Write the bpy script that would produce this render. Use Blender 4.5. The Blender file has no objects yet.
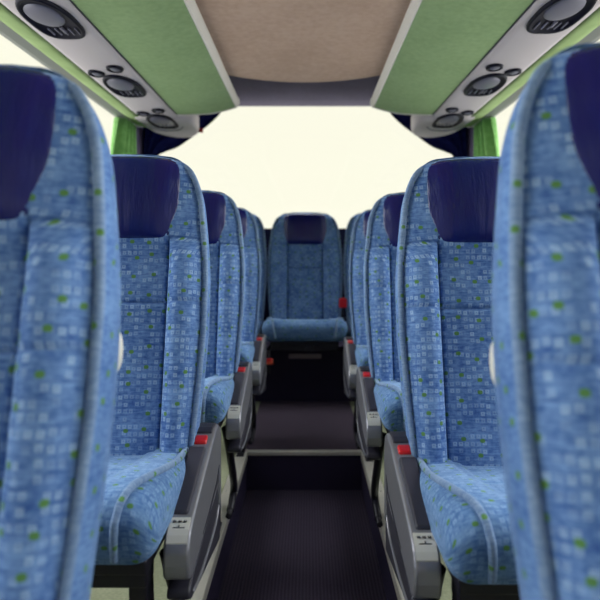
import bpy, bmesh, math, random
from mathutils import Vector
random.seed(7)
SC = bpy.context.scene
COL = SC.collection
CAMX, CAMZ, F = 0.015, 1.07, 582.0

# ------------------------------------------------------------------ materials
def lin(c):
    return tuple(((v/255)/12.92 if v/255 <= .04045 else ((v/255+.055)/1.055)**2.4) for v in c) + (1.0,)

class NT:
    """small helper for node trees"""
    def __init__(self, name):
        self.m = bpy.data.materials.new(name); self.m.use_nodes = True
        self.t = self.m.node_tree; self.b = self.t.nodes['Principled BSDF']
    def n(self, typ, **kw):
        nd = self.t.nodes.new(typ)
        for k, v in kw.items(): setattr(nd, k, v)
        return nd
    def put(self, sock, v):
        if hasattr(v, 'is_output'): self.t.links.new(v, sock)
        else: sock.default_value = v
    def math(self, op, a, b=0.0, c=0.0, clamp=False):
        nd = self.n('ShaderNodeMath', operation=op, use_clamp=clamp)
        for i, v in enumerate((a, b, c)): self.put(nd.inputs[i], v)
        return nd.outputs[0]
    def vmath(self, op, a, b=(0, 0, 0)):
        nd = self.n('ShaderNodeVectorMath', operation=op)
        self.put(nd.inputs[0], a); self.put(nd.inputs[1], b)
        return nd.outputs['Vector']
    def mix(self, f, a, b):
        nd = self.n('ShaderNodeMix', data_type='RGBA')
        self.put(nd.inputs[0], f); self.put(nd.inputs[6], a); self.put(nd.inputs[7], b)
        return nd.outputs[2]
    def noise(self, vec, scale, detail=3, rough=.55):
        nd = self.n('ShaderNodeTexNoise'); self.put(nd.inputs['Vector'], vec)
        nd.inputs['Scale'].default_value = scale; nd.inputs['Detail'].default_value = detail
        nd.inputs['Roughness'].default_value = rough
        return nd.outputs['Fac']
    def ramp(self, v, a, b):
        nd = self.n('ShaderNodeMapRange', interpolation_type='SMOOTHSTEP'); self.put(nd.inputs[0], v)
        nd.inputs[1].default_value = a; nd.inputs[2].default_value = b
        return nd.outputs[0]
    def white(self, vec):
        nd = self.n('ShaderNodeTexWhiteNoise', noise_dimensions='3D'); self.put(nd.inputs['Vector'], vec)
        return nd
    def bump(self, h, strength=.3, dist=.002):
        nd = self.n('ShaderNodeBump'); self.put(nd.inputs['Height'], h)
        nd.inputs['Strength'].default_value = strength; nd.inputs['Distance'].default_value = dist
        self.t.links.new(nd.outputs[0], self.b.inputs['Normal'])
    def coord(self, which):
        return self.n('ShaderNodeTexCoord').outputs[which]

def plain(name, rgb, rough=.5, metal=0.0, spec=.5, var=.0, vscale=20, bump=0.0):
    k = NT(name); c = lin(rgb)
    k.b.inputs['Roughness'].default_value = rough; k.b.inputs['Metallic'].default_value = metal
    k.b.inputs['Specular IOR Level'].default_value = spec
    o = k.coord('Object'); nz = k.noise(o, vscale, 4)
    d = tuple(v*(1-var) for v in c[:3])+(1,); l = tuple(min(1, v*(1+var)) for v in c[:3])+(1,)
    k.put(k.b.inputs['Base Color'], k.mix(nz, d, l))
    if bump: k.bump(k.noise(o, vscale*6, 2), bump, .001)
    return k.m

def fabric(name, base, light, glyph=True, dots=True, gcol=(158, 184, 208), sheen=.5):
    k = NT(name); uv = k.coord('UV')
    # crushed-velvet mottling
    n1 = k.noise(uv, 14, 4, .6); n2 = k.noise(uv, 90, 3, .6)
    st = k.noise(k.vmath('MULTIPLY', uv, (40, 260, 1)), 1, 2)
    f = k.math('ADD', k.math('MULTIPLY', n1, .36), k.math('ADD', k.math('MULTIPLY', n2, .32), k.math('MULTIPLY', st, .32)))
    col = k.mix(k.ramp(f, .33, .68), lin(base), lin(light))
    h = k.math('MULTIPLY', n2, .5)
    if glyph:
        q = k.vmath('MULTIPLY', uv, (1/.0125, 1/.0158, 0))
        cell = k.vmath('FLOOR', q); fr = k.vmath('FRACTION', q)
        w = k.white(cell)
        sep = k.n('ShaderNodeSeparateXYZ'); k.put(sep.inputs[0], fr)
        sc = k.n('ShaderNodeSeparateXYZ'); k.put(sc.inputs[0], w.outputs['Color'])
        ax = k.math('ABSOLUTE', k.math('SUBTRACT', sep.outputs[0], .5))
        ay = k.math('ABSOLUTE', k.math('SUBTRACT', sep.outputs[1], .5))
        bx = k.math('MAXIMUM', ax, k.math('MULTIPLY', ay, 1.0))
        ring = k.math('MULTIPLY', k.ramp(bx, .02, .14), k.ramp(bx, .40, .28))
        # knock one side out so that it reads as an "n" or a "u"
        below = k.math('SUBTRACT', sep.outputs[1], .5)
        sgn = k.math('SUBTRACT', k.math('MULTIPLY', k.math('GREATER_THAN', sc.outputs[1], .5), 2), 1)
        cut = k.ramp(k.math('MULTIPLY', below, sgn), .26, .16)
        g = k.math('MULTIPLY', k.math('MULTIPLY', ring, cut), k.math('GREATER_THAN', w.outputs['Value'], .38))
        g = k.math('MULTIPLY', g, k.math('ADD', .2, k.math('MULTIPLY', sc.outputs[2], .45)))
        col = k.mix(g, col, lin(gcol)); h = k.math('ADD', h, k.math('MULTIPLY', g, .6))
        # woven bands between the rows of marks
        band = k.ramp(ay, .44, .5)
        col = k.mix(k.math('MULTIPLY', band, .22), col, lin((38, 66, 120)))
    if dots:
        q = k.vmath('MULTIPLY', uv, (1/.041, 1/.043, 0)); cell = k.vmath('FLOOR', q); fr = k.vmath('FRACTION', q)
        w = k.white(k.vmath('ADD', cell, (17.3, 4.1, 2.0)))
        j = k.vmath('MULTIPLY', k.vmath('SUBTRACT', w.outputs['Color'], (.5, .5, .5)), (.55, .55, 0))
        d = k.vmath('ABSOLUTE', k.vmath('SUBTRACT', k.vmath('SUBTRACT', fr, (.5, .5, 0)), j))
        s = k.n('ShaderNodeSeparateXYZ'); k.put(s.inputs[0], d)
        e = k.math('ADD', k.math('POWER', k.math('DIVIDE', s.outputs[0], .135), 2.6), k.math('POWER', k.math('DIVIDE', s.outputs[1], .105), 2.6))
        m = k.math('MULTIPLY', k.ramp(e, 1.25, .6), k.math('GREATER_THAN', w.outputs['Value'], .2))
        col = k.mix(k.math('MULTIPLY', m, .9), col, lin((82, 126, 46)))
    k.put(k.b.inputs['Base Color'], col)
    k.b.inputs['Roughness'].default_value = .85; k.b.inputs['Specular IOR Level'].default_value = .15
    k.b.inputs['Sheen Weight'].default_value = sheen; k.b.inputs['Sheen Roughness'].default_value = .3
    k.b.inputs['Sheen Tint'].default_value = lin((190, 210, 230))
    k.bump(h, .5, .0012)
    return k.m

M = {}
M['fabric'] = fabric('patterned_velour', (50, 84, 142), (116, 150, 194))
M['fabric_cushion'] = fabric('cushion_velour', (58, 94, 146), (120, 154, 190), gcol=(130, 160, 196))
M['side_fabric'] = fabric('plain_velour', (58, 92, 148), (116, 150, 192), glyph=False)
M['welt'] = fabric('welt_velour', (90, 116, 152), (134, 156, 182), glyph=False, dots=True, sheen=.3)

def leather():
    k = NT('navy_leather'); uv = k.coord('UV')
    w = k.noise(k.vmath('MULTIPLY', uv, (30, 5, 1)), 1, 4, .55)
    fold = k.noise(k.vmath('MULTIPLY', uv, (16, 3, 1)), 1, 1)
    g = k.noise(uv, 420, 2)
    k.put(k.b.inputs['Base Color'], k.mix(w, lin((2, 10, 76)), lin((4, 14, 94))))
    k.b.inputs['Roughness'].default_value = .27; k.b.inputs['Specular IOR Level'].default_value = .5
    k.bump(k.math('ADD', k.math('ADD', k.math('MULTIPLY', w, .7), k.math('MULTIPLY', fold, 1.2)), k.math('MULTIPLY', g, .03)), .75, .010)
    return k.m
M['leather'] = leather()
M['silver'] = plain('silver_grey_plastic', (132, 132, 138), .32, .5, .5, .05, 40)
M['pad'] = plain('charcoal_soft_pad', (44, 43, 54), .55, 0, .4, .1, 60, .1)
M['dark_plastic'] = plain('charcoal_plastic', (40, 39, 50), .5, 0, .4, .1, 40)
M['red'] = plain('red_plastic', (190, 16, 26), .3, 0, .5, .05, 30)
M['orange'] = plain('orange_plastic', (205, 88, 60), .4, 0, .5, .05, 30)
M['plate'] = plain('pale_grey_plate', (204, 202, 192), .4, .1, .5, .04, 40)
M['dim_plate'] = plain('dull_metal_plate', (122, 108, 112), .5, .2)
M['ink'] = plain('dark_printed_mark', (46, 46, 52), .6)
M['black_metal'] = plain('black_painted_steel', (20, 18, 30), .45, .2, .5, .1, 30)
M['cream'] = plain('cream_handle_plastic', (206, 204, 190), .45, 0, .5, .03)
M['alu'] = plain('worn_aluminium_strip', (214, 210, 196), .34, .55, .5, .12, 25)
M['white_plastic'] = plain('light_grey_moulded_plastic', (180, 171, 170), .5, 0, .4, .03, 8)
M['trim_white'] = plain('off_white_edge_trim', (214, 208, 196), .5, 0, .4, .03, 10)
M['rail'] = plain('grey_window_rail', (116, 119, 110), .5, .0, .4, .03, 10)
M['bezel'] = plain('black_gloss_bezel', (14, 13, 28), .5, 0, .12, .1, 30)
M['lens'] = plain('frosted_grey_lens', (104, 102, 114), .42, .1, .5, .04, 20)
M['slot'] = plain('grey_grille_slot', (112, 110, 124), .4, .1, .5, .04, 20)
M['dark_wall'] = plain('dark_rear_panel', (34, 28, 50), .7, 0, .2, .1, 12)
M['pillar'] = plain('purple_grey_pillar', (74, 66, 86), .8, 0, .2, .1, 40, .2)
M['shell'] = plain('grey_sidewall_cloth', (120, 118, 128), .85, 0, .2, .08, 60, .2)

def felt(name, a, b, scale=45):
    k = NT(name); o = k.coord('Object')
    f = k.math('ADD', k.math('MULTIPLY', k.noise(o, 3, 4), .5), k.math('MULTIPLY', k.noise(o, scale, 3), .5))
    k.put(k.b.inputs['Base Color'], k.mix(k.ramp(f, .3, .7), lin(a), lin(b)))
    k.b.inputs['Roughness'].default_value = .9; k.b.inputs['Specular IOR Level'].default_value = .1
    k.bump(k.noise(o, 300, 2), .3, .001)
    return k.m
M['green'] = felt('green_rack_felt', (132, 156, 108), (148, 170, 122))
M['green_cove'] = felt('green_cove_vinyl', (134, 154, 100), (150, 170, 116), 10)
M['beige'] = felt('beige_ceiling_cloth', (176, 148, 126), (192, 164, 142))
M['grey_ceil'] = felt('grey_ceiling_cloth', (80, 74, 86), (92, 86, 98))
M['green_curtain'] = felt('green_curtain_cloth', (104, 156, 82), (142, 190, 114), 30)
M['navy'] = felt('navy_curtain_cloth', (22, 24, 72), (38, 42, 104), 30)
M['lino'] = felt('beige_green_floor_vinyl', (126, 130, 104), (150, 154, 126), 120)

def carpet(name, a, b, rib):
    k = NT(name); o = k.coord('Object')
    wv = k.n('ShaderNodeTexWave', wave_type='BANDS', bands_direction='X'); k.put(wv.inputs['Vector'], o)
    wv.inputs['Scale'].default_value = rib; wv.inputs['Distortion'].default_value = 1.2; wv.inputs['Detail'].default_value = 2
    wv.inputs['Detail Scale'].default_value = 8
    nz = k.noise(o, 140, 3)
    f = k.math('ADD', k.math('MULTIPLY', wv.outputs['Fac'], .55), k.math('MULTIPLY', nz, .45))
    k.put(k.b.inputs['Base Color'], k.mix(f, lin(a), lin(b)))
    k.b.inputs['Roughness'].default_value = .95; k.b.inputs['Specular IOR Level'].default_value = .1
    k.bump(f, .7, .003)
    return k.m
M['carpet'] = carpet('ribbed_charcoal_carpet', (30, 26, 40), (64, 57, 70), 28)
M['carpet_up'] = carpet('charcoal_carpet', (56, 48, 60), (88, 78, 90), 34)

def glass():
    k = NT('window_glass'); t = k.t; out = t.nodes['Material Output']
    tr = k.n('ShaderNodeBsdfTransparent'); gl = k.n('ShaderNodeBsdfGlossy'); gl.inputs['Roughness'].default_value = .02
    mx = k.n('ShaderNodeMixShader'); mx.inputs[0].default_value = .02
    t.links.new(tr.outputs[0], mx.inputs[1]); t.links.new(gl.outputs[0], mx.inputs[2]); t.links.new(mx.outputs[0], out.inputs[0])
    return k.m
M['glass'] = glass()

# ------------------------------------------------------------------ mesh helpers
class MB:
    def __init__(self): self.v = []; self.f = []; self.uv = []; self.mi = []; self.sm = []
    def add(self, verts, faces, uvs=None, mi=0, smooth=True):
        o = len(self.v); self.v += [tuple(p) for p in verts]
        self.uv += list(uvs) if uvs else [(p[0], p[1]) for p in verts]
        for fc in faces: self.f.append([i+o for i in fc]); self.mi.append(mi); self.sm.append(smooth)
    def grid(self, rows, uvs=None, mi=0, smooth=True, closed=False):
        n = len(rows[0]); V = [p for r in rows for p in r]; U = [u for r in uvs for u in r] if uvs else None
        fs = []
        for i in range(len(rows)-1):
            for j in range(n if closed else n-1):
                a = i*n+j; b = i*n+(j+1) % n
                fs.append((a, b, b+n, a+n))
        self.add(V, fs, U, mi, smooth)
    def box(self, lo, hi, mi=0):
        (a, b, c), (d, e, f) = lo, hi
        V = [(a,b,c),(d,b,c),(d,e,c),(a,e,c),(a,b,f),(d,b,f),(d,e,f),(a,e,f)]
        self.add(V, [(0,3,2,1),(4,5,6,7),(0,1,5,4),(1,2,6,5),(2,3,7,6),(3,0,4,7)], None, mi, False)
    def tube(self, pts, r, n=10, mi=0, uvscale=1.0, cap=True):
        pts = [Vector(p) for p in pts]; rs = r if isinstance(r, (list, tuple)) else [r]*len(pts)
        rows, uvs, L = [], [], 0.0; up = None
        for i, p in enumerate(pts):
            t = (pts[min(i+1, len(pts)-1)]-pts[max(i-1, 0)]).normalized()
            if up is None:
                up = t.orthogonal().normalized()
            else: up = (up-t*up.dot(t)).normalized()
            s = t.cross(up)
            if i: L += (p-pts[i-1]).length
            rows.append([p+(up*math.cos(2*math.pi*j/n)+s*math.sin(2*math.pi*j/n))*rs[i] for j in range(n+1)])
            uvs.append([(2*math.pi*rs[i]*j/n, L) for j in range(n+1)])
        self.grid(rows, uvs, mi)
        if cap:
            for rr, q in ((rows[0], 1), (rows[-1], -1)):
                ring = rr[:n]
                self.add(ring, [tuple(range(n))[::-q]], None, mi, False)
    def prism(self, poly, lo, hi, axis='x', mi=0):
        """extrude a closed 2-D outline along an axis; poly in the two other axes"""
        def P(a, t): return {'x': (t, a[0], a[1]), 'y': (a[0], t, a[1]), 'z': (a[0], a[1], t)}[axis]
        n = len(poly); V = [P(a, lo) for a in poly]+[P(a, hi) for a in poly]
        F = [tuple(range(n)), tuple(range(2*n-1, n-1, -1))]+[(i, i+n, (i+1) % n+n, (i+1) % n) for i in range(n)]
        self.add(V, F, None, mi, False)
    def build(self, name, mats, parent=None, bevel=0.0, seg=2, mirror=1, weld=True, subsurf=0):
        me = bpy.data.meshes.new(name)
        me.from_pydata([(x*mirror, y, z) for x, y, z in self.v], [], self.f)
        for m in (mats if isinstance(mats, (list, tuple)) else [mats]): me.materials.append(m)
        ul = me.uv_layers.new(name='UVMap')
        for p in me.polygons:
            p.material_index = self.mi[p.index]; p.use_smooth = self.sm[p.index]
            for li in p.loop_indices: ul.data[li].uv = self.uv[me.loops[li].vertex_index]
        bm = bmesh.new(); bm.from_mesh(me)
        if weld: bmesh.ops.remove_doubles(bm, verts=bm.verts, dist=1e-6)
        if bevel:
            ed = [e for e in bm.edges if len(e.link_faces) == 2 and e.calc_face_angle(0) > .45]
            r = bmesh.ops.bevel(bm, geom=ed, offset=bevel, segments=seg, profile=.6, affect='EDGES', clamp_overlap=True)
            for f in r['faces']: f.smooth = True
        bmesh.ops.recalc_face_normals(bm, faces=bm.faces)
        bm.to_mesh(me); bm.free()
        o = bpy.data.objects.new(name, me); COL.objects.link(o)
        if parent: o.parent = parent
        return o

def smooth_path(pts, k=6):
    """Catmull-Rom through the points"""
    P = [Vector(p) for p in pts]; out = []
    for i in range(len(P)-1):
        a = P[max(i-1, 0)]; b = P[i]; c = P[i+1]; d = P[min(i+2, len(P)-1)]
        for j in range(k):
            t = j/k
            out.append(.5*((2*b)+(c-a)*t+(2*a-5*b+4*c-d)*t*t+(3*b-a-3*c+d)*t**3))
    out.append(P[-1]); return out
def sstep(a, b, x):
    t = max(0, min(1, (x-a)/(b-a))); return t*t*(3-2*t)
def gauss(x, m, s): return math.exp(-((x-m)/s)**2)

def empty(name, loc=(0, 0, 0)):
    o = bpy.data.objects.new(name, None); COL.objects.link(o); o.location = loc; o.empty_display_size = .1; return o
def tag(o, label=None, cat=None, group=None, kind=None):
    for k, v in (('label', label), ('category', cat), ('group', group), ('kind', kind)):
        if v: o[k] = v
    return o
def copy_tree(o, parent=None):
    c = o.copy(); COL.objects.link(c)
    if parent: c.parent = parent
    for ch in list(o.children): copy_tree(ch, c)
    return c
def struct(o): o['kind'] = 'structure'; return o

# ------------------------------------------------------------------ the seat
TH = math.radians(12.4); L = .692; W = .224; T = .085; CP = .134; LB = .134
UP = Vector((0, math.sin(TH), math.cos(TH))); NF = Vector((0, -math.cos(TH), math.sin(TH))); B0 = Vector((0, 0, .47))
def P3(x, s, f): return B0+Vector((x, 0, 0))+UP*s+NF*f
def halfw(s):
    if s < .25: base = W-.020*(1-sstep(-.1, .30, s))
    else: base = W
    base -= .026*sstep(.36, .70, s)
    t = max(0, (s-(L-.14))/.14)
    return base-.085+.085*(max(0, 1-t**2.1))**(1/2.1)
def frontf(x, s):
    w = halfw(s); ax = abs(x)
    top = 1-sstep(L-.10, L, s)*.75
    c = .014-.008*(ax/CP)**2 if ax < CP else 0
    bol = 0
    if ax >= CP:
        t = (ax-CP)/max(.02, W-CP); bol = .036*math.sin(math.pi*min(1, t)**.72)*(.55+.45*top)+.006
    f = max(c, 0)+bol
    head = sstep(.42, .5, s)
    f = f*(1-head)+head*.026*max(0, 1-(ax/w)**4)
    f -= .010*gauss(ax, CP, .0035)*(1-sstep(.46, .5, s))
    f -= .006*gauss(s, .325, .004)*(1 if ax < CP else .45)
    f -= .005*gauss(s, .478, .004)*(1 if ax > CP else 0)
    f += .0022*math.sin(s*95+x*30)*gauss(ax, .17, .04)*.6
    # rounding to the edge
    e = max(0, (ax-(w-.03))/.03)
    f = f*(1-e*e)
    # rounding over the top
    r = max(0, (s-(L-.03))/.03); f -= .028*(1-math.sqrt(max(0, 1-r*r)))
    return f
def front_xs(w):
    a = [(CP-.012)*i/14 for i in range(15)]+[CP-.009+.0018*i for i in range(11)]
    k = min(1, w/(CP+.045)); a = [v*k for v in a]; b = a[-1]
    return a+[b+(w-b)*i/18 for i in range(1, 19)]
NXF = 43
def make_backrest(parent, m):
    mb = MB(); rows, uvs = [], []
    S = sorted([-.10+i*(L+.10-.12)/44 for i in range(45)]+[.325+.0025*i for i in (-3, -2, -1, 0, 1, 2, 3)]+[.478+.0025*i for i in (-3, -2, -1, 0, 1, 2, 3)])+[L-.12+.12*math.sin(i/22*math.pi/2) for i in range(1, 23)]
    for s in S:
        w = halfw(s); half = []
        for x in front_xs(w):
            half.append((x, frontf(x, s)))
        rT = max(0, (s-(L-.05))/.05); tb = T-.055*(1-math.sqrt(max(0, 1-rT*rT)))-.02*sstep(.3, L, s)
        for i in range(1, 9):           # side panel, a little fuller in the middle
            t = i/9; half.append((w+.005*math.sin(t*math.pi)-.003*t, -tb*t))
        for i in range(0, 7):           # back corner
            a = i/6*math.pi/2; half.append((w-.003-.030*(1-math.cos(a)), -tb-.02*math.sin(a)))
        for i in range(1, 5):
            half.append(((w-.033)*(1-i/4), -tb-.02-.006*i/4))
        full = [(-x, f) for x, f in half[::-1]]+half[1:]
        u = 0; acc = [0]
        for i in range(1, len(full)):
            acc.append(acc[-1]+math.hypot(full[i][0]-full[i-1][0], full[i][1]-full[i-1][1]))
        mid = acc[len(half)-1]
        rows.append([P3(x, s, f) for x, f in full]); uvs.append([(a-mid+3.0, s+2) for a in acc])
    # close the top: shrink the last loop twice
    last = rows[-1]; c = sum(last, Vector())/len(last)
    for k, up in ((.7, .006), (.35, .009), (0.02, .010)):
        rows.append([c+(p-c)*k+UP*up for p in last]); uvs.append([(a, b+.01+up) for a, b in uvs[len(S)-1]])
    n = len(rows[0]); nh = (n-1)//2
    mb.grid(rows, uvs)
    for i, f in enumerate(mb.f):        # side and back strips in the plainer cloth
        j = i % (n-1)
        if j < nh-NXF or j >= nh+NXF: mb.mi[i] = 1
    return mb.build('backrest', [M['fabric'], M['side_fabric']], parent, mirror=m)
def leather_half(s, s0, s1):
    t = (s-s0)/(s1-s0)
    x = LB+.022*sstep(0, .45, t)
    r = max(0, (t-.72)/.28)
    return x-.036*(1-math.sqrt(max(0, 1-min(1, r)**2)))
def make_headrest(parent, m):
    mb = MB(); s0, s1 = .474, L-.001; rows, uvs = [], []
    NS, NX = 26, 28
    for i in range(NS+1):
        s = s0+(s1-s0)*i/NS; xl = leather_half(s, s0, s1); r, u = [], []
        for j in range(-NX, NX+1):
            q = j/NX; x = xl*q
            puff = (.006*(1-abs(2*i/NS-1)**7)+.012*(1-(2*i/NS-1)**2))*(1-abs(q)**4)-.001
            r.append(P3(x, s, frontf(x, s)+puff)); u.append((x+1, s))
        rows.append(r); uvs.append(u)
    mb.grid(rows, uvs)
    # a turned-in rim gives the pad its thickness
    rim = [rows[0][j] for j in range(2*NX+1)]+[rows[i][-1] for i in range(1, NS+1)]+[rows[-1][j] for j in range(2*NX-1, -1, -1)]+[rows[i][0] for i in range(NS-1, 0, -1)]
    inn = [p-NF*.012 for p in rim]
    mb.grid([rim+[rim[0]], inn+[inn[0]]], [[(p[0]+1, p[2]) for p in rim+[rim[0]]]]*2)
    return mb.build('headrest', M['leather'], parent, mirror=m)
def make_back_piping(parent, m):
    mb = MB(); pts = []
    S = [-.02+i*(L-.13)/40 for i in range(41)]+[L-.15+.15*math.sin(i/16*math.pi/2) for i in range(1, 17)]
    side = [(halfw(s)-.001, s) for s in S]
    path = side+[(x, L-.001) for x in (.06, 0, -.06)]+[(-x, s) for x, s in side[::-1]]
    for x, s in path:
        ss = min(s, L-.004)
        lowr = .014*sstep(L-.05, L, s)
        pts.append(P3(x, s-lowr*.5, -lowr+max(-.03, frontf(math.copysign(max(0, abs(x)-.012), x), ss)*.35+.001)))
    mb.tube(pts, .0070, 10)
    return mb.build('piping', M['welt'], parent, mirror=m)

CW = .216
def cush_top(x, y):
    """top surface height of the cushion; y is 0 at the back and -0.36 at the front"""
    ax = abs(x); t = sstep(.02, -.28, y)
    z = .468+.034*t
    z -= .012*(1-sstep(.10, .125, ax))*sstep(-.30, -.22, y)
    z -= .006*gauss(ax, .122, .005)*sstep(-.31, -.24, y)
    z -= .005*gauss(y, -.16, .005)*(1-sstep(.11, .12, ax))
    return z
def cush_profile(x):
    ax = abs(x); e = max(0, (ax-(CW-.05))/.05); k = max(0, 1-e**2.4)**(1/2.4)
    yf = -.365+.045*(1-k); pts = []
    for i in range(27):
        y = .05+(yf+.05-.05)*i/26
        pts.append([y, cush_top(x, y)])
    zt = pts[-1][1]; y0 = pts[-1][0]
    for i in range(1, 9):
        a = i/8*math.pi/2; pts.append([y0-.05*math.sin(a), zt-.042*(1-math.cos(a))])
    yb = pts[-1][0]
    for i in range(1, 7): pts.append([yb+.020*(i/6)**1.5, zt-.042-.062*i/6])
    for i in range(1, 5):
        a = i/4*math.pi/2; pts.append([yb+.02+.015*math.sin(a)*1.2, zt-.104-.012*(1-math.cos(a))-.004*i/4])
    for i in range(1, 8): pts.append([yb+.038+(.05-yb-.038)*i/7, zt-.12+.006*i/7])
    zc = .435
    return [(y, zc+(z-zc)*(.12+.88*k)) for y, z in pts]
def make_cushion(parent, m):
    mb = MB(); rows, uvs = [], []
    N = 44
    xs = [CW*math.sin(i/N*math.pi/2)**.9 for i in range(N+1)]
    xs = [-x for x in xs[::-1]]+xs[1:]
    xu, prev = -CW, None
    for x in xs:
        pr = cush_profile(x)
        if prev: xu += math.sqrt((x-prev[0])**2+(pr[32][0]-prev[1])**2+(pr[14][1]-prev[2])**2)
        prev = (x, pr[32][0], pr[14][1]); rows.append([Vector((x, y, z)) for y, z in pr]); a = 0; u = []
        for i, p in enumerate(pr):
            if i: a += math.hypot(p[0]-pr[i-1][0], p[1]-pr[i-1][1])
            u.append((xu+5, a+1))
        uvs.append(u)
    mb.grid(rows, uvs)
    for r, o in ((rows[0], 1), (rows[-1], -1)):
        mb.add(r, [tuple(range(len(r)))[::o]], [(p.y+7, p.z) for p in r], 0, True)
    return mb.build('cushion', M['fabric_cushion'], parent, mirror=m)
def make_cush_piping(parent, m):
    for sg in (1, -1):
        mb = MB()
        ctl = [(.196, .02), (.197, -.10), (.192, -.19), (.180, -.26), (.167, -.305)]
        pts = [Vector((sg*x, y, cush_profile(x)[min(26, int((.05-y)/(.365)*26))][1]+.004)) for x, y in ctl]
        pr = cush_profile(.16)
        for k in (29, 32, 34, 37, 40): pts.append(Vector((sg*(.160-.001*(k-29)), pr[k][0]-.003, pr[k][1]+.002)))
        mb.tube(smooth_path(pts, 5), .0068, 10)
        mb.build('piping', M['welt'], parent, mirror=m)

def rrect_poly(pts): return pts
def make_armrest(parent, m):
    top = [(.128, .455), (.118, .484), (.09, .496), (.05, .496), (.015, .487), (-.10, .451), (-.215, .414), (-.245, .397), (-.262, .372), (-.266, .345), (-.258, .318), (-.235, .308)]
    low = [(-.15, .322), (-.06, .334), (.03, .342), (.075, .352), (.095, .375), (.10, .30), (.128, .27)]
    mb = MB(); mb.prism(top+low, .206, .254)
    body = mb.build('armrest', M['silver'], parent, bevel=.007, seg=3, mirror=m)
    mb = MB(); mb.prism([(.09, .345), (-.06, .328), (-.20, .302), (-.236, .287), (-.240, .272), (-.222, .262), (-.14, .247), (.0, .225), (.125, .205), (.127, .30)], .207, .251)
    mb.build('lower_cover', M['dark_plastic'], body, bevel=.006, mirror=m)
    mb = MB()                           # bright edge along the cover
    mb.tube(smooth_path([(.2515, .095, .300), (.2525, .04, .278), (.2525, -.06, .268), (.2525, -.15, .266), (.251, -.215, .272)]), .0035, 8)
    mb.build('cover_edge', M['silver'], body, mirror=m)
    mb = MB(); mb.prism([(.02, .360), (.07, .366), (.088, .40), (.05, .375), (-.05, .352), (-.13, .338), (-.05, .342)], .2530, .2552)
    mb.build('finger_recess', M['dark_plastic'], body, mirror=m)
    # soft pad on the upper edge
    def tz(y): # top line
        pts = sorted(top[:10]);
        for a, b in zip(pts, pts[1:]):
            if a[0] <= y <= b[0]: return a[1]+(b[1]-a[1])*(y-a[0])/(b[0]-a[0]+1e-9)
        return .4
    def strip(y0, y1, h, x0, x1, n=8, sink=.006):
        up = [(y0+(y1-y0)*i/n, tz(y0+(y1-y0)*i/n)+h) for i in range(n+1)]
        dn = [(y, z-h-sink) for y, z in up[::-1]]
        q = MB(); q.prism(up+dn, x0, x1); return q
    strip(-.212, -.022, .006, .2055, .242).build('arm_pad', M['pad'], body, bevel=.005, mirror=m)
    strip(.032, .112, .004, .2055, .246).build('rear_cap', M['dark_plastic'], body, bevel=.003, mirror=m)
    strip(-.008, .018, .006, .212, .240, 3).build('release_button', M['red'], body, bevel=.004, mirror=m)
    q = strip(-.256, -.220, .0022, .211, .249, 5)
    ny = Vector((0, -.6, .8))
    for k in range(3):                  # small printed seat marks
        x = .218+k*.0095; y = -.2275; z = tz(y)+.0028
        q.box((x, y-.0040, z-.001), (x+.0026, y+.0058, z+.0006), 1); q.box((x+.0035, y-.0032, z-.001), (x+.0055, y+.003, z+.0006), 1)
    y = -.2365; q.box((.229, y-.002, tz(y)), (.231, y+.006, tz(y)+.004), 1)
    y = -.239; q.box((.219, y-.0008, tz(y)), (.241, y+.0008, tz(y)+.0032), 1)
    q.build('control_plate', [M['plate'], M['ink']], body, mirror=m)
    return body

def make_seat(m, armrest=True, legs=True, handle=False):
    root = empty('bus_seat')
    br = make_backrest(root, m); make_back_piping(br, m)
    make_headrest(root, m)
    cu = make_cushion(root, m); make_cush_piping(cu, m)
    if armrest: make_armrest(root, m)
    mb = MB(); mb.box((-.19, -.30, .348), (.188, .06, .374)); mb.box((-.20, -.285, .318), (.185, -.235, .35))
    mb.box((-.20, .02, .318), (.185, .07, .35)); mb.box((.00, -.33, .322), (.045, -.27, .352))
    mb.build('seat_frame', M['black_metal'], root, bevel=.004, mirror=m)
    if legs:
        for x in (.165, -.15):
            mb = MB(); mb.prism([(-.275, .32), (-.225, .32), (-.19, .012), (-.16, .012), (-.16, 0), (-.29, 0), (-.29, .012), (-.245, .012)], x-.016, x+.016)
            mb.build('leg', M['black_metal'], root, bevel=.003, mirror=m)
        mb = MB(); mb.tube(smooth_path([(.195, -.19, .335), (.203, -.17, .27), (.207, -.10, .16), (.204, -.035, .085), (.200, -.03, .045), (.196, -.075, .008)]), .013, 10)
        mb.tube([(.196, -.12, .010), (.196, -.03, .010)], .010, 8)
        mb.build('brace_leg', M['black_metal'], root, mirror=m)
    if handle:
        mb = MB()
        mb.tube(smooth_path([P3(W-.05, .285, -T-.01), P3(W-.032, .295, -T-.03), P3(W-.021, .315, -T-.035), P3(W-.021, .345, -T-.035), P3(W-.032, .365, -T-.03), P3(W-.05, .375, -T-.01)]), .011, 12)
        mb.build('grab_handle', M['cream'], root, mirror=m)
    return root

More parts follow.
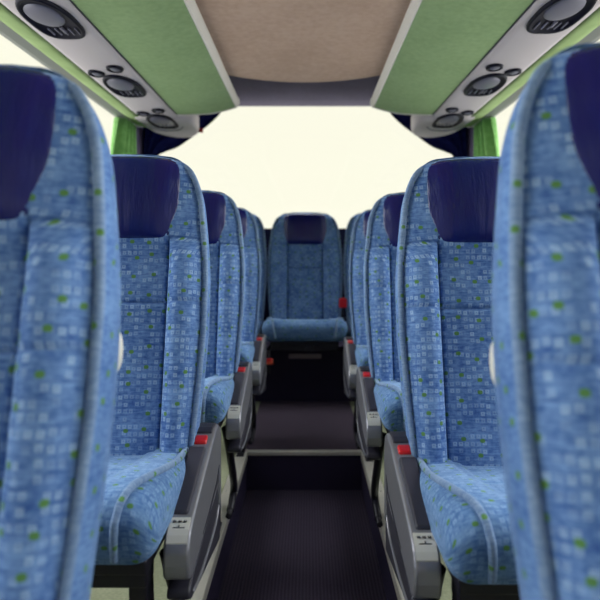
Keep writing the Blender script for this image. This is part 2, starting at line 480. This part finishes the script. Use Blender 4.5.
PL = .17                                # height of the seat platform above the sunken aisle carpet
SX = .450
GS = 'blue patterned coach seats'
protoL = make_seat(1); protoR = make_seat(-1)
first = True
rowsL = [(1.30, 'blue patterned seat left of the aisle, directly behind the blurred left foreground seat'),
         (2.10, 'blue patterned seat left of the aisle beside the step edge, third back on its side'),
         (2.87, 'farthest blue seat with an armrest on the left of the aisle, fourth back')]
rowsR = [(1.25, 'blue patterned seat right of the aisle, directly behind the blurred right foreground seat'),
         (2.04, 'blue patterned seat right of the aisle beside the step edge, third back on its side'),
         (2.81, 'farthest blue seat with an armrest on the right of the aisle, fourth back')]
for proto, sx, rows in ((protoL, -SX, rowsL), (protoR, SX, rowsR)):
    for i, (d, lab) in enumerate(rows):
        o = proto if i == 0 else copy_tree(proto)
        o.location = (sx, d, PL); o.scale = (1, 1, 1 if sx < 0 else .988); tag(o, lab, 'bus seat', GS)
nl = make_seat(1, armrest=False, handle=True); nl.location = (-SX-.004, .61, PL)
tag(nl, 'large blurred blue seat in the left foreground, cut off by the picture edge', 'bus seat', GS)
nr = make_seat(-1, armrest=False, handle=True); nr.location = (SX+.004, .525, PL)
tag(nr, 'large blurred blue seat in the right foreground, cut off by the picture edge', 'bus seat', GS)
CP, LB = .110, .112                      # the bench backs have a narrower middle panel
rb = make_seat(1, armrest=False, legs=False)
rear = [(0.0, 'centre blue seat of the rear bench, facing straight down the aisle'),
        (-.475, 'rear bench seat left of the centre one, mostly hidden by left aisle seats'),
        (.475, 'rear bench seat right of the centre one, mostly hidden by right aisle seats')]
robs = [rb, copy_tree(rb), copy_tree(rb)]
for i, (x, lab) in enumerate(rear):
    o = robs[i]
    o.location = (x, 3.65, PL+.027); o.scale = (1.04 if i == 0 else 1, 1, 1)
    tag(o, lab, 'bus seat', 'rear bench seats')
    if i == 0: [c for c in o.children if c.name.startswith('cushion')][0].scale = (1.10, 1, 1)

# bench plinth under the rear seats
o = empty('bench_base', (0, 3.62, PL)); tag(o, 'dark plinth box under the rear bench seats, with a pale metal plate', 'bench base')
q = MB(); q.box((-1.08, -.05, 0), (1.08, .38, .32)); q.build('plinth', M['dark_wall'], o, bevel=.006)
q = MB(); q.box((-.10, -.058, .265), (.10, -.049, .295)); q.build('metal_plate', M['dim_plate'], o, bevel=.002)

def buckle(x, y, z0, z1, mat, label, hang=0):
    o = empty('seat_belt_buckle', (x, y, z0)); tag(o, label, 'seat belt buckle', 'rear seat belt buckles')
    h = z1-z0
    q = MB(); q.tube(smooth_path([(0, .02, 0), (0, .005, h*.35), (0, 0, h*.65)]), .007, 8); q.build('stalk', M['black_metal'], o)
    if hang:
        q = MB(); q.tube(smooth_path([(0, 0, h-.005), (0, .02, h+hang*.5), (0, .06, h+hang)]), .006, 8); q.build('strap', M['black_metal'], o)
    q = MB(); q.box((-.024, -.011, h*.62), (.024, .011, h)); q.build('buckle_body', mat, o, bevel=.006)
    q = MB(); q.box((-.015, -.013, h*.84), (.015, .008, h+.003)); q.build('press_button', M['red'], o, bevel=.002)
buckle(.232, 3.56, .655, .805, M['red'], 'red seat belt buckle standing right of the rear centre seat')
buckle(-.205, 3.31, .395, .48, M['orange'], 'small orange buckle hanging low, left below the rear centre seat', .065)

# ------------------------------------------------------------------ floor, steps, shell
Y0, YR, YS = -2.2, 4.05, 2.65           # front of the built part, rear wall, end of the sunken aisle
AH = .262                               # half width of the sunken aisle
q = MB(); q.box((-1.14, Y0, .0), (-AH-.01, YR, PL)); q.box((AH+.01, Y0, .0), (1.14, YR, PL)); q.box((-AH-.01, YS+.02, 0), (AH+.01, YR, PL-.004))
struct(q.build('floor', M['lino']))
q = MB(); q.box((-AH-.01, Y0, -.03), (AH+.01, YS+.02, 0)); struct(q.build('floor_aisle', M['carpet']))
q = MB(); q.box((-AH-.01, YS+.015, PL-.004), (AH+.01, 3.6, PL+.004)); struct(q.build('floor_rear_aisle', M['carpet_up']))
q = MB(); q.box((-AH-.012, YS, 0), (AH+.012, YS+.02, PL-.006)); struct(q.build('wall_step_riser', M['dark_wall']))
for n, s in ((1, -1), (2, 1)):
    q = MB()
    a, b = sorted((s*(AH-.002), s*(AH+.045)))
    q.box((a, Y0, PL), (b, YS+.03, PL+.006)); c, d = sorted((s*(AH-.004), s*(AH+.008))); q.box((c, Y0, PL-.03), (d, YS, PL+.004))
    for k in range(14):
        y = -.2+k*.2; x = s*(AH+.03)
        q.tube([(x, y, PL+.005), (x, y, PL+.008)], .0045, 8, 1)
    struct(q.build('trim_%d' % n, [M['alu'], M['ink']], bevel=.0015))
    q = MB(); a, b = sorted((s*AH, s*(AH+.006))); q.box((a, Y0, 0), (b, YS, PL-.03))
    struct(q.build('baseboard_%s' % ('left' if s < 0 else 'right'), M['dark_wall']))
q = MB(); q.box((-AH-.04, YS-.006, PL-.012), (AH+.04, YS+.022, PL+.007)); struct(q.build('trim_3', M['alu'], bevel=.003))

ZR = CAMZ+.78                           # underside of the luggage racks
HC = 2.12
for s, nm in ((-1, 'left'), (1, 'right')):
    q = MB(); a, b = sorted((s*1.12, s*1.17))
    q.box((a, Y0, 0), (b, YR, .98)); q.box((a, Y0, 1.93), (b, YR, HC+.06))
    q.box((a, -2.2, .98), (b, -2.1, 1.93)); q.box((a, .55, .98), (b, .63, 1.93))
    struct(q.build('wall_'+nm, M['shell']))
    q = MB(); a, b = sorted((s*1.10, s*1.175)); q.box((a, 3.62, .97), (b, YR, 1.935)); struct(q.build('wall_%s_rear_pillar' % nm, M['pillar'], bevel=.01))
q = MB(); q.box((-1.17, YR, 0), (1.17, YR+.05, CAMZ+.185)); struct(q.build('wall_rear', M['dark_wall']))
for n, (x, ya, yb) in enumerate(((-1.145, .63, 3.62), (1.145, .63, 3.62), (-1.145, -2.1, .55), (1.145, -2.1, .55))):
    q = MB(); q.box((x-.003, ya, .98), (x+.003, yb, 1.93)); struct(q.build('window_%d' % (n+1), M['glass']))
q = MB(); q.box((-1.14, YR+.02, CAMZ+.185), (1.14, YR+.026, HC+.04)); struct(q.build('window_5', M['glass']))

# ceiling: pale cloth down the middle, grey cloth towards the rear window
def ceil_edge(x): return 2.80
xs = [-1.17+2.34*i/60 for i in range(61)]
q = MB()                                # lowered channel between the racks, its rear edge bowed
HL = ZR+.075; xc = [-.372+.744*i/40 for i in range(41)]
def low_edge(x): return 2.78+.12*(1-(x/.372)**2)
q.grid([[(x, Y0, HL) for x in xc], [(x, low_edge(x)-.03, HL) for x in xc], [(x, low_edge(x)-.008, HL+.003) for x in xc], [(x, low_edge(x), HL+.014) for x in xc], [(x, low_edge(x), HC) for x in xc]])
struct(q.build('ceiling', M['beige']))
q = MB(); q.box((-1.17, Y0, HC+.01), (1.17, 2.86, HC+.06)); struct(q.build('ceiling_roof', M['trim_white']))
q = MB()
rows = []
for i in range(9):
    t = i/8; rows.append([(x, ceil_edge(x)-.01+(YR+.03-ceil_edge(x)+.01)*t, HC+.004-.012*t) for x in xs])
q.grid(rows); q.grid([[(x, y, z+.05) for x, y, z in r] for r in rows]); q.grid([rows[-1], [(x, y, z+.05) for x, y, z in rows[-1]]])
struct(q.build('ceiling_rear', M['grey_ceil']))

# ------------------------------------------------------------------ luggage racks
def make_rack(s, label):
    o = empty('luggage_rack', (s*.7, 1.0, ZR)); tag(o, label, 'luggage rack', 'overhead luggage racks')
    ox, oy, oz = o.location
    def bld(mb, name, mats, **kw):
        mb.v = [(x*s-ox, y-oy, z-oz) for x, y, z in mb.v]
        return mb.build(name, mats, o, **kw)
    ya = Y0+.1
    YE = 3.235
    sec = [(.712, 0), (.66, .0), (.60, .002), (.535, .006), (.49, .013), (.45, .022), (.41, .033), (.383, .042)]
    q = MB()
    q.grid([[(x, y, ZR+z) for x, z in sec] for y in (ya, YE)])
    q.grid([[(x, y, ZR+z+.012) for x, z in sec] for y in (ya, YE)])
    bld(q, 'bottom_panel', M['green'])
    # body of the rack above the panel
    q = MB(); q.prism([(x, ZR+z+.010) for x, z in sec]+[(.372, ZR+.075), (.50, HC-.004), (1.06, HC-.004), (1.06, ZR+.02)], ya+.01, YE-.02, 'y'); bld(q, 'body', M['trim_white'])
    q = MB(); q.prism([(.385, ZR+.040), (.378, ZR+.038), (.363, ZR+.066), (.363, ZR+.078), (.372, ZR+.080), (.388, ZR+.052)], ya, YE, 'y'); bld(q, 'edge_trim', M['trim_white'], bevel=.002)
    # thin lip round the rear end
    q = MB(); low = [(x, ZR+z-.003) for x, z in sec]+[(.376, ZR+.040), (.361, ZR+.066)]
    q.prism(low+[(x+.004, z+.028) for x, z in low[::-1]], YE-.006, YE+.010, 'y'); bld(q, 'end_lip', M['trim_white'], bevel=.002)
    # service panel with its rounded nose
    q = MB()
    sec = [(.712, .012), (.716, -.008), (.74, -.016), (.82, -.019), (.90, -.016), (.924, -.008), (.928, .012)]
    rows = [[(x, ya, ZR+z) for x, z in sec], [(x, 3.46, ZR+z) for x, z in sec]]
    q.grid(rows)
    q.prism([(.714, ya), (.714, 3.46), (.926, 3.46), (.926, ya)], ZR+.006, ZR+.03, 'z')
    bld(q, 'service_panel', M['white_plastic'])
    q = MB(); rows = []
    A, Bx = 3.24, .80
    plan = []
    for i in range(25):
        a = math.pi*i/24; plan.append((Bx+.155*math.cos(a), 3.47+.34*math.sin(a)**.9))
    plan = [(.955, A)]+plan+[(.645, A)]
    for k, dz in ((1.0, .07), (1.0, .015), (.985, -.004), (.95, -.016), (.88, -.021), (.5, -.0215), (.02, -.0215)):
        cx, cy = .80, 3.40
        rows.append([(cx+(x-cx)*k, cy+(y-cy)*k, ZR+dz) for x, y in plan])
    q.grid(rows, closed=True)
    bld(q, 'end_nose', M['white_plastic'])
    # raised crescent line on the nose
    q = MB(); q.tube(smooth_path([(.72, 3.44, ZR-.021), (.76, 3.52, ZR-.022), (.82, 3.545, ZR-.022), (.88, 3.52, ZR-.022), (.92, 3.44, ZR-.021)]), .004, 6)
    bld(q, 'nose_groove', M['slot'])
    # green cove and window rail
    q = MB(); sec = [(.925, .010), (.927, -.010), (.950, -.010), (.985, -.004), (1.01, .004), (1.022, .012)]
    q.grid([[(x, ya, ZR+z) for x, z in sec], [(x, 3.52, ZR+z) for x, z in sec]]); bld(q, 'green_cove', M['green_cove'])
    q = MB(); q.prism([(1.018, ZR+.014), (1.07, ZR+.012), (1.10, ZR+.02), (1.10, ZR+.05), (1.018, ZR+.05)], ya, 3.62, 'y'); bld(q, 'window_rail', M['rail'], bevel=.003)
    q = MB(); q.box((1.012, ya, ZR+.012), (1.019, 3.55, ZR+.03)); bld(q, 'rubber_seal', M['pad'])
    q = MB(); q.box((.7085, ya, ZR-.003), (.7125, 3.24, ZR+.01)); bld(q, 'rubber_seal', M['pad'])
    return o
make_rack(-1, 'green lined overhead luggage rack along the left side of the bus')
make_rack(1, 'green lined overhead luggage rack along the right side of the bus')

def lamp_outline(n=40, a=.077, b=.165):
    pts = []
    for i in range(n):
        t = 2*math.pi*i/n; c, s_ = math.cos(t), math.sin(t)
        e = 2.0 if s_ < 0 else 3.4
        r = (abs(c)**e+abs(s_)**e)**(-1/e)
        pts.append((a*r*c, b*r*s_))
    return pts
def make_lamp():
    o = empty('reading_light')
    pl = lamp_outline(); q = MB()
    rows = [[(x*k, y*k, z) for x, y in pl] for k, z in ((.96, .012), (1.0, .004), (1.0, -.004), (.96, -.009), (.88, -.008), (.84, -.002), (.4, 0), (.01, 0))]
    q.grid(rows, closed=True); q.build('bezel', M['bezel'], o)
    q = MB(); rows = []
    for k in range(9):
        a = k/8*math.pi/2; r = math.cos(a)
        rows.append([(.055*max(r, .01)*math.cos(t*math.pi/16)+.006, -.026+.088*max(r, .01)*math.sin(t*math.pi/16), .0-.014*math.sin(a)) for t in range(32)])
    q.grid(rows, closed=True); q.build('lens', M['lens'], o)
    q = MB()
    for x in (-.05, -.028, -.006, .016, .040): q.box((x-.002, .072, -.006), (x+.002, .128, 0))
    q.build('grille', M['slot'], o, bevel=.001)
    q = MB(); q.box((-.012, .058, -.010), (-.004, .105, 0)); q.build('switch', M['lens'], o, bevel=.002)
    return o
def make_nozzle():
    o = empty('air_nozzle'); q = MB(); rows = []
    for k, z in ((.95, .012), (1, .0), (.94, -.008), (.74, -.009), (.66, -.003), (.02, -.002)):
        rows.append([(.034*k*math.cos(t*math.pi/12), .040*k*math.sin(t*math.pi/12), z) for t in range(24)])
    q.grid(rows, closed=True); q.build('rim', M['bezel'], o)
    q = MB(); rows = []
    for k in range(6):
        a = k/5*math.pi/2; rows.append([(.020*max(.02, math.cos(a))*math.cos(t*math.pi/10)+.002, .025*max(.02, math.cos(a))*math.sin(t*math.pi/10), -.002-.008*math.sin(a)) for t in range(20)])
    q.grid(rows, closed=True); q.build('jet', M['lens'], o)
    return o
lamp0, noz0 = make_lamp(), make_nozzle(); used = {'l': 0, 'n': 0}
ORD = ['nearest the camera', 'in the middle', 'nearest the rear window']
for s, nm, ds in ((-1, 'left', (1.87, 2.62, 3.31)), (1, 'right', (1.82, 2.60, 3.29))):
    for i, d in enumerate(ds):
        o = lamp0 if not used['l'] else copy_tree(lamp0); used['l'] = 1
        o.location = (s*.812, d, ZR-.020)
        if s < 0 : o.scale = (-1, 1, 1)
        tag(o, 'round grey reading light in black bezel, %s on the %s rack' % (ORD[i], nm), 'reading light', 'reading lights under the racks')
        if i == 0: continue
        for x, dy, w in ((.868, -.185, 'outer'), (.772, -.245, 'inner')):
            o = noz0 if not used['n'] else copy_tree(noz0); used['n'] = 1
            o.location = (s*x, d+dy, ZR-.019)
            tag(o, '%s small oval air nozzle before the %s light on the %s rack' % (w, ('', 'middle', 'rearmost')[i], nm), 'air nozzle', 'air nozzles under the racks')

# ------------------------------------------------------------------ curtains
def curtain(name, s):
    q = MB(); rows = []
    for i in range(25):
        t = i/24; z = ZR+.010-t*.85
        spread = .24+.14*math.sin(min(1, t*1.3)*math.pi/2)
        r = []
        for j in range(61):
            u = j/60; y = 3.57-spread*(1-u)
            x = 1.06+.030*math.sin(u*math.pi*8+.3*math.sin(t*4))+.004*math.sin(u*23+t*6)
            r.append((s*x, y, z))
        rows.append(r)
    q.grid(rows); back = [[(x+s*.004, y, z) for x, y, z in r] for r in rows]; q.grid(back)
    return q.build(name, M['green_curtain'])
tag(curtain('window_curtain', -1), 'green curtain gathered at the left side window under the rack end', 'curtain', 'green side curtains')
tag(curtain('window_curtain', 1), 'green curtain gathered at the right side window under the rack end', 'curtain', 'green side curtains')
def swag(s, label):
    o = empty('rear_curtain', (s*.85, 3.92, 1.9)); tag(o, label, 'curtain', 'navy rear window curtains')
    q = MB(); rows = []
    # outer edge hugs the corner; inner edge sweeps from the ceiling down to the side
    inner = [(.55, 2.10), (.575, 2.03), (.66, 1.945), (.76, 1.87), (.86, 1.80), (.95, 1.765), (1.00, 1.73), (1.02, 1.60), (1.03, 1.30)]
    outer = [(.62, 2.11), (.75, 2.11), (.90, 2.11), (1.02, 2.10), (1.09, 2.08), (1.10, 2.0), (1.10, 1.85), (1.10, 1.6), (1.10, 1.28)]
    I = smooth_path([(a, b, 0) for a, b in inner], 5); O = smooth_path([(a, b, 0) for a, b in outer], 5)
    for a, b in zip(I, O):
        r = []
        for j in range(33):
            u = j/32; p = a.lerp(b, u)
            r.append((s*p.x-s*.85, 3.94+.016*math.sin(u*math.pi*7+p.y*3)-3.92, p.y-1.9))
        rows.append(r)
    q.grid(rows); q.grid([[(x, y+.006, z) for x, y, z in r] for r in rows])
    q.build('drape', M['navy'], o)
    if s < 0:
        q = MB(); q.box((s*.70-s*.85-.012, -.004, -.005), (s*.70-s*.85+.012, .002, .022)); q.build('red_tag', M['red'], o, bevel=.001)
swag(-1, 'navy curtain swept into the upper left corner of the rear window')
swag(1, 'navy curtain swept into the upper right corner of the rear window')

# ------------------------------------------------------------------ daylight
w = bpy.data.worlds.new('World'); SC.world = w; w.use_nodes = True
t = w.node_tree; bg = t.nodes['Background']
tc = t.nodes.new('ShaderNodeTexCoord'); sp = t.nodes.new('ShaderNodeSeparateXYZ'); t.links.new(tc.outputs['Generated'], sp.inputs[0])
# bright open sky to both sides of the bus, softer behind it and ahead of it; dim ground below the horizon
def ramp_node(pts):
    r = t.nodes.new('ShaderNodeValToRGB'); r.color_ramp.interpolation = 'EASE'
    e = r.color_ramp.elements
    while len(e) < len(pts): e.new(.5)
    for k, (p, c) in zip(e, pts): k.position = p; k.color = tuple(c)+(1,)
    return r
half = t.nodes.new('ShaderNodeMath'); half.operation = 'MULTIPLY_ADD'; half.inputs[1].default_value = .5; half.inputs[2].default_value = .5
t.links.new(sp.outputs[1], half.inputs[0])
SIDE, FRONT = 8.6, .5
sky = ramp_node([(.22, [v*FRONT for v in (.97, .98, 1.0)]), (.46, [v*SIDE for v in (.95, .98, 1.0)]), (.62, [v*SIDE for v in (.95, .98, 1.0)]), (.86, (.84, .83, .685))])
t.links.new(half.outputs[0], sky.inputs[0])
t.links.new(sky.outputs[0], bg.inputs['Color']); 
zr = t.nodes.new('ShaderNodeMapRange'); zr.interpolation_type = 'SMOOTHSTEP'; t.links.new(sp.outputs[2], zr.inputs[0])
zr.inputs[1].default_value = -.15; zr.inputs[2].default_value = .0; zr.inputs[3].default_value = .4; zr.inputs[4].default_value = 1.0
t.links.new(zr.outputs[0], bg.inputs['Strength'])

# ------------------------------------------------------------------ camera
cd = bpy.data.cameras.new('Camera'); cam = bpy.data.objects.new('Camera', cd); COL.objects.link(cam)
cam.location = (CAMX, 0, CAMZ); cam.rotation_euler = (math.pi/2, 0, 0)
cd.sensor_width = 36; cd.lens = F/600*36; cd.shift_y = -45/600; cd.shift_x = -7.5/600; cd.clip_start = .01
cd.dof.use_dof = True; cd.dof.focus_distance = 1.40; cd.dof.aperture_fstop = 3.4
SC.camera = cam
SC.view_settings.view_transform = 'Standard'; SC.view_settings.look = 'None'
SC.view_settings.exposure = .28; SC.view_settings.gamma = 1
SC.cycles.max_bounces = 10; SC.cycles.diffuse_bounces = 6; SC.cycles.use_denoising = True
SC.cycles.sample_clamp_indirect = 8
